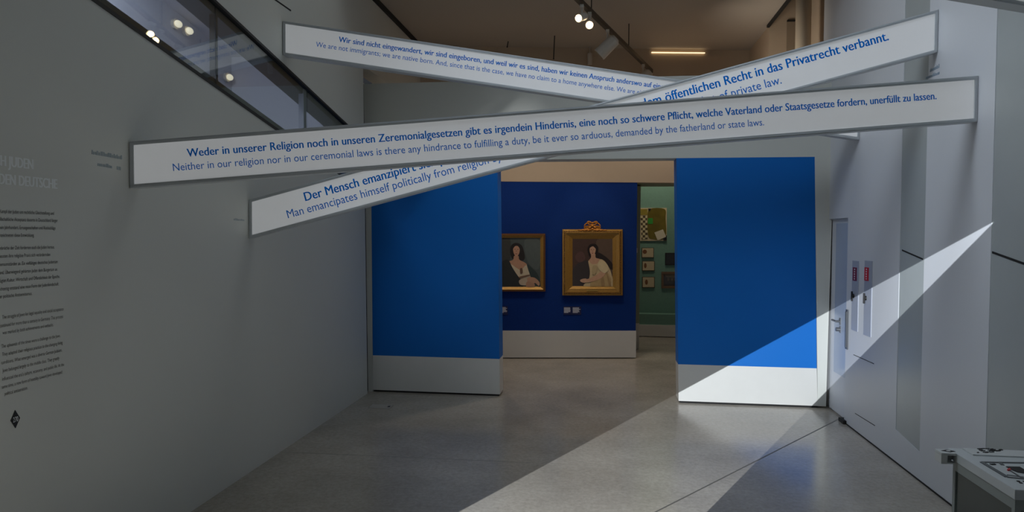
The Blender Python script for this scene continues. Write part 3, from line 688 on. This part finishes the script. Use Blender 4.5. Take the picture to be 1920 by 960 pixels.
# upper plate
q = MB(); a = TP(1796, 839.8); c = TP(1818, 854); e0 = Vector((a.x, a.y-.01, ZTB)); 
q.prism([(a.x+.01, ty1-.012, ZTB), (tx1-.08, ty1-.012, ZTB), (tx1-.08, c.y, ZTB), (a.x+.01, c.y, ZTB)], (0, 0, .006)); pl = q.build('upper_plate', mat('white_relief', (214, 218, 218), .4), t, bevel=.001)
q = MB(); z_ = ZTB+.006
for i in range(26):
    x = 1831+random.uniform(0, 30) if i < 16 else 1857+random.uniform(0, 18); y = 843+random.uniform(-2, 6.5) if i < 16 else 843+random.uniform(-1, 3)
    wd = random.uniform(3, 9); onTable(q, [(x, y), (x+wd, y-.4), (x+wd+1, y+.7), (x+1, y+1)], .002, 0, z_)
q.build('relief_marks', INKD, pl)
# floor plan
GL = mat('plan_grey', (96, 100, 102), .5)
q = MB()
A = [(1841, 867), (1887, 895)]; 
def strip(x0, y0, x1, y1, wpx, q=q):
    a, c = TP(x0, y0), TP(x1, y1); d = (c-a).normalized(); n = Vector((-d.y, d.x, 0))*wpx
    q.prism([a-n, c-n, c+n, a+n], (0, 0, .003))
strip(1841, 867, 1888, 895, .009); strip(1841, 867, 1925, 868.5, .006); strip(1888, 895, 1925, 899, .006); strip(1875, 868, 1880, 872.5, .007)
strip(1888, 891, 1925, 896, .002); strip(1894, 883, 1918, 898, .003)
q.build('plan_outline', GL, t)
q = MB(); onTable(q, [(1886, 875.5), (1912, 876), (1925, 884), (1925, 889), (1908, 886), (1900, 883)], .003); onTable(q, [(1855, 870.5), (1865, 870), (1868, 872), (1860, 872.3)], .003)
onTable(q, [(1908, 884), (1913, 883.5), (1914, 885.5), (1909, 886)], .0035)
q.build('plan_rooms', INKD, t)
q = MB(); onTable(q, [(1888, 882), (1893, 879.5), (1895.5, 882.5), (1890, 883.5)], .006); o = q.build('location_marker', mat('red_marker', (210, 36, 40), .4), t); o['label'] = 'red location marker'
q = MB()
for (x, y) in ((1905.5, 901.5), (1917, 902), (1910, 904.5)): onTable(q, [(x, y), (x+6, y+.5), (x+8, y+2.6), (x+2, y+2)], .002)
q.build('plan_symbols', INKD, t)
# box at the table's far left corner
s = thing('audio_stop_box', 'small white bracket box with a black diamond at the table corner', 'box', (BX0, BY0, ZTB-.05))
q = MB(); q.box(BX0, BX1, BY0, BY1, ZTB-.010, ZTB+.002); q.box(BX0, BX0+.028, BY0, BY1, ZTB-.05, ZTB-.010); q.box(BX0+.028, BX1, BY1-.02, BY1, ZTB-.05, ZTB-.010); q.box(BX0+.028, BX1, BY0+.004, BY1-.02, ZTB-.05, ZTB-.044)
q.build('housing', mat('white_bracket', (212, 216, 216), .4), s, bevel=.002)
ZB = ZTB+.002
q = MB(); cx, cy = TP(1778, 846.5).x, TP(1778, 846.5).y; q.prism([(cx-.032, cy, ZB), (cx, cy-.02, ZB), (cx+.032, cy, ZB), (cx, cy+.02, ZB)], (0, 0, .001)); dd = q.build('diamond', INKD, s)
q = MB(); q.prism([(cx-.008, cy-.006, ZB+.001), (cx+.008, cy-.006, ZB+.001), (cx+.008, cy+.006, ZB+.001), (cx-.008, cy+.006, ZB+.001)], (0, 0, .0006)); q.build('diamond_mark', INKL, dd)

# small floor hatch by the left wing
h0 = atZ(690, 765, 0); h1 = atZ(738, 760, 0)
q = MB(); q.box(h0.x, h1.x, h0.y, h1.y, 0, .004); hp = tag(q.build('floor_outlet', mat('steel_floor_lid', (170, 166, 156), .45)), 'flat steel floor lid in front of the left blue wall', 'floor outlet')
q = MB(); q.box(h1.x-.04, h1.x-.015, (h0.y+h1.y)/2-.02, (h0.y+h1.y)/2+.02, .004, .006); q.build('finger_slot', DARK, hp)

# glows added in the stairwell, imitating lamp reflections in the glass
for (x, y, lab) in ((331, 45, 'added glow imitating a lamp reflection in the stair glass, left of its neighbour'), (352, 58, 'added glow imitating a lamp reflection in the stair glass, right of its neighbour'), (428, 145, 'lowest added glow imitating a lamp reflection in the stair glass')):
    c = atX(x, y, -4.17); d = Vector((1, 0, -.2)).normalized()
    t = thing('reflection_glow', lab, 'reflection', (-4.2, c.y, c.z), 'added glows behind the stair glass')
    q = MB(); q.tube((-4.2, c.y, c.z), (-4.17, c.y, c.z), .05, .05, 20); q.build('glow_mount', LAMPW, t)
    q = MB(); q.ball((-4.15, c.y, c.z), .05, 16, 10, sc=(.6, 1, .7)); q.build('glow_ball', mat('soft_glow', (255, 236, 210), .5, emit=.9), t, smooth=True)

# ------------------------------------------------------------------ unseen spotlight and mask added behind the viewpoint to throw the wedge of light
AP = atX(1865, 415, XR)
ax = (AP-CO).normalized(); SRC = CO-ax*1.6
e1 = (atZ(860, 960, 0)-SRC); e2 = (atZ(1325, 960, 0)-SRC)
def perp(v): v = v-ax*v.dot(ax); return v.normalized()
p1, p2 = perp(e1), perp(e2)
t = thing('added_wedge_spot', 'black spotlight on a stand, added unseen behind the viewpoint for the light wedge', 'spotlight', (SRC.x, SRC.y, 0))
DG = .32; cG = SRC+ax*DG; RO = .62
uu = p1; vv = ax.cross(uu)
ang2 = math.atan2(p2.dot(vv), p2.dot(uu))
q = MB(); sg = 1 if ang2 > 0 else -1; n = 40; span = 2*math.pi-abs(ang2)
pts = [cG]
arc = [cG+(uu*math.cos(-sg*span*k/n)+vv*math.sin(-sg*span*k/n))*RO for k in range(n+1)]
for k in range(n): q.poly([cG, arc[k], arc[k+1]])
q.build('wedge_mask', BLACK, t)
q = MB(); q.tube(SRC-ax*.36, SRC-ax*.03, .09, .09, 24); q.build('housing', BLACK, t)
q = MB(); hb = SRC-ax*.2; q.tube((hb.x, hb.y, 0.02), (hb.x, hb.y, hb.z-.08), .018); q.tube((hb.x, hb.y, 0), (hb.x, hb.y, .02), .22, .2, 24); q.build('stand', BLACK, t)
l = bpy.data.lights.new('added_wedge_lamp', 'SPOT'); l.energy = 3300; l.color = (.90, .95, 1); l.spot_size = R(104); l.spot_blend = 0; l.shadow_soft_size = .0002
lo2 = bpy.data.objects.new('added_wedge_lamp', l); COL.objects.link(lo2); lo2.location = SRC
lo2.rotation_euler = ax.to_track_quat('-Z', 'Y').to_euler();
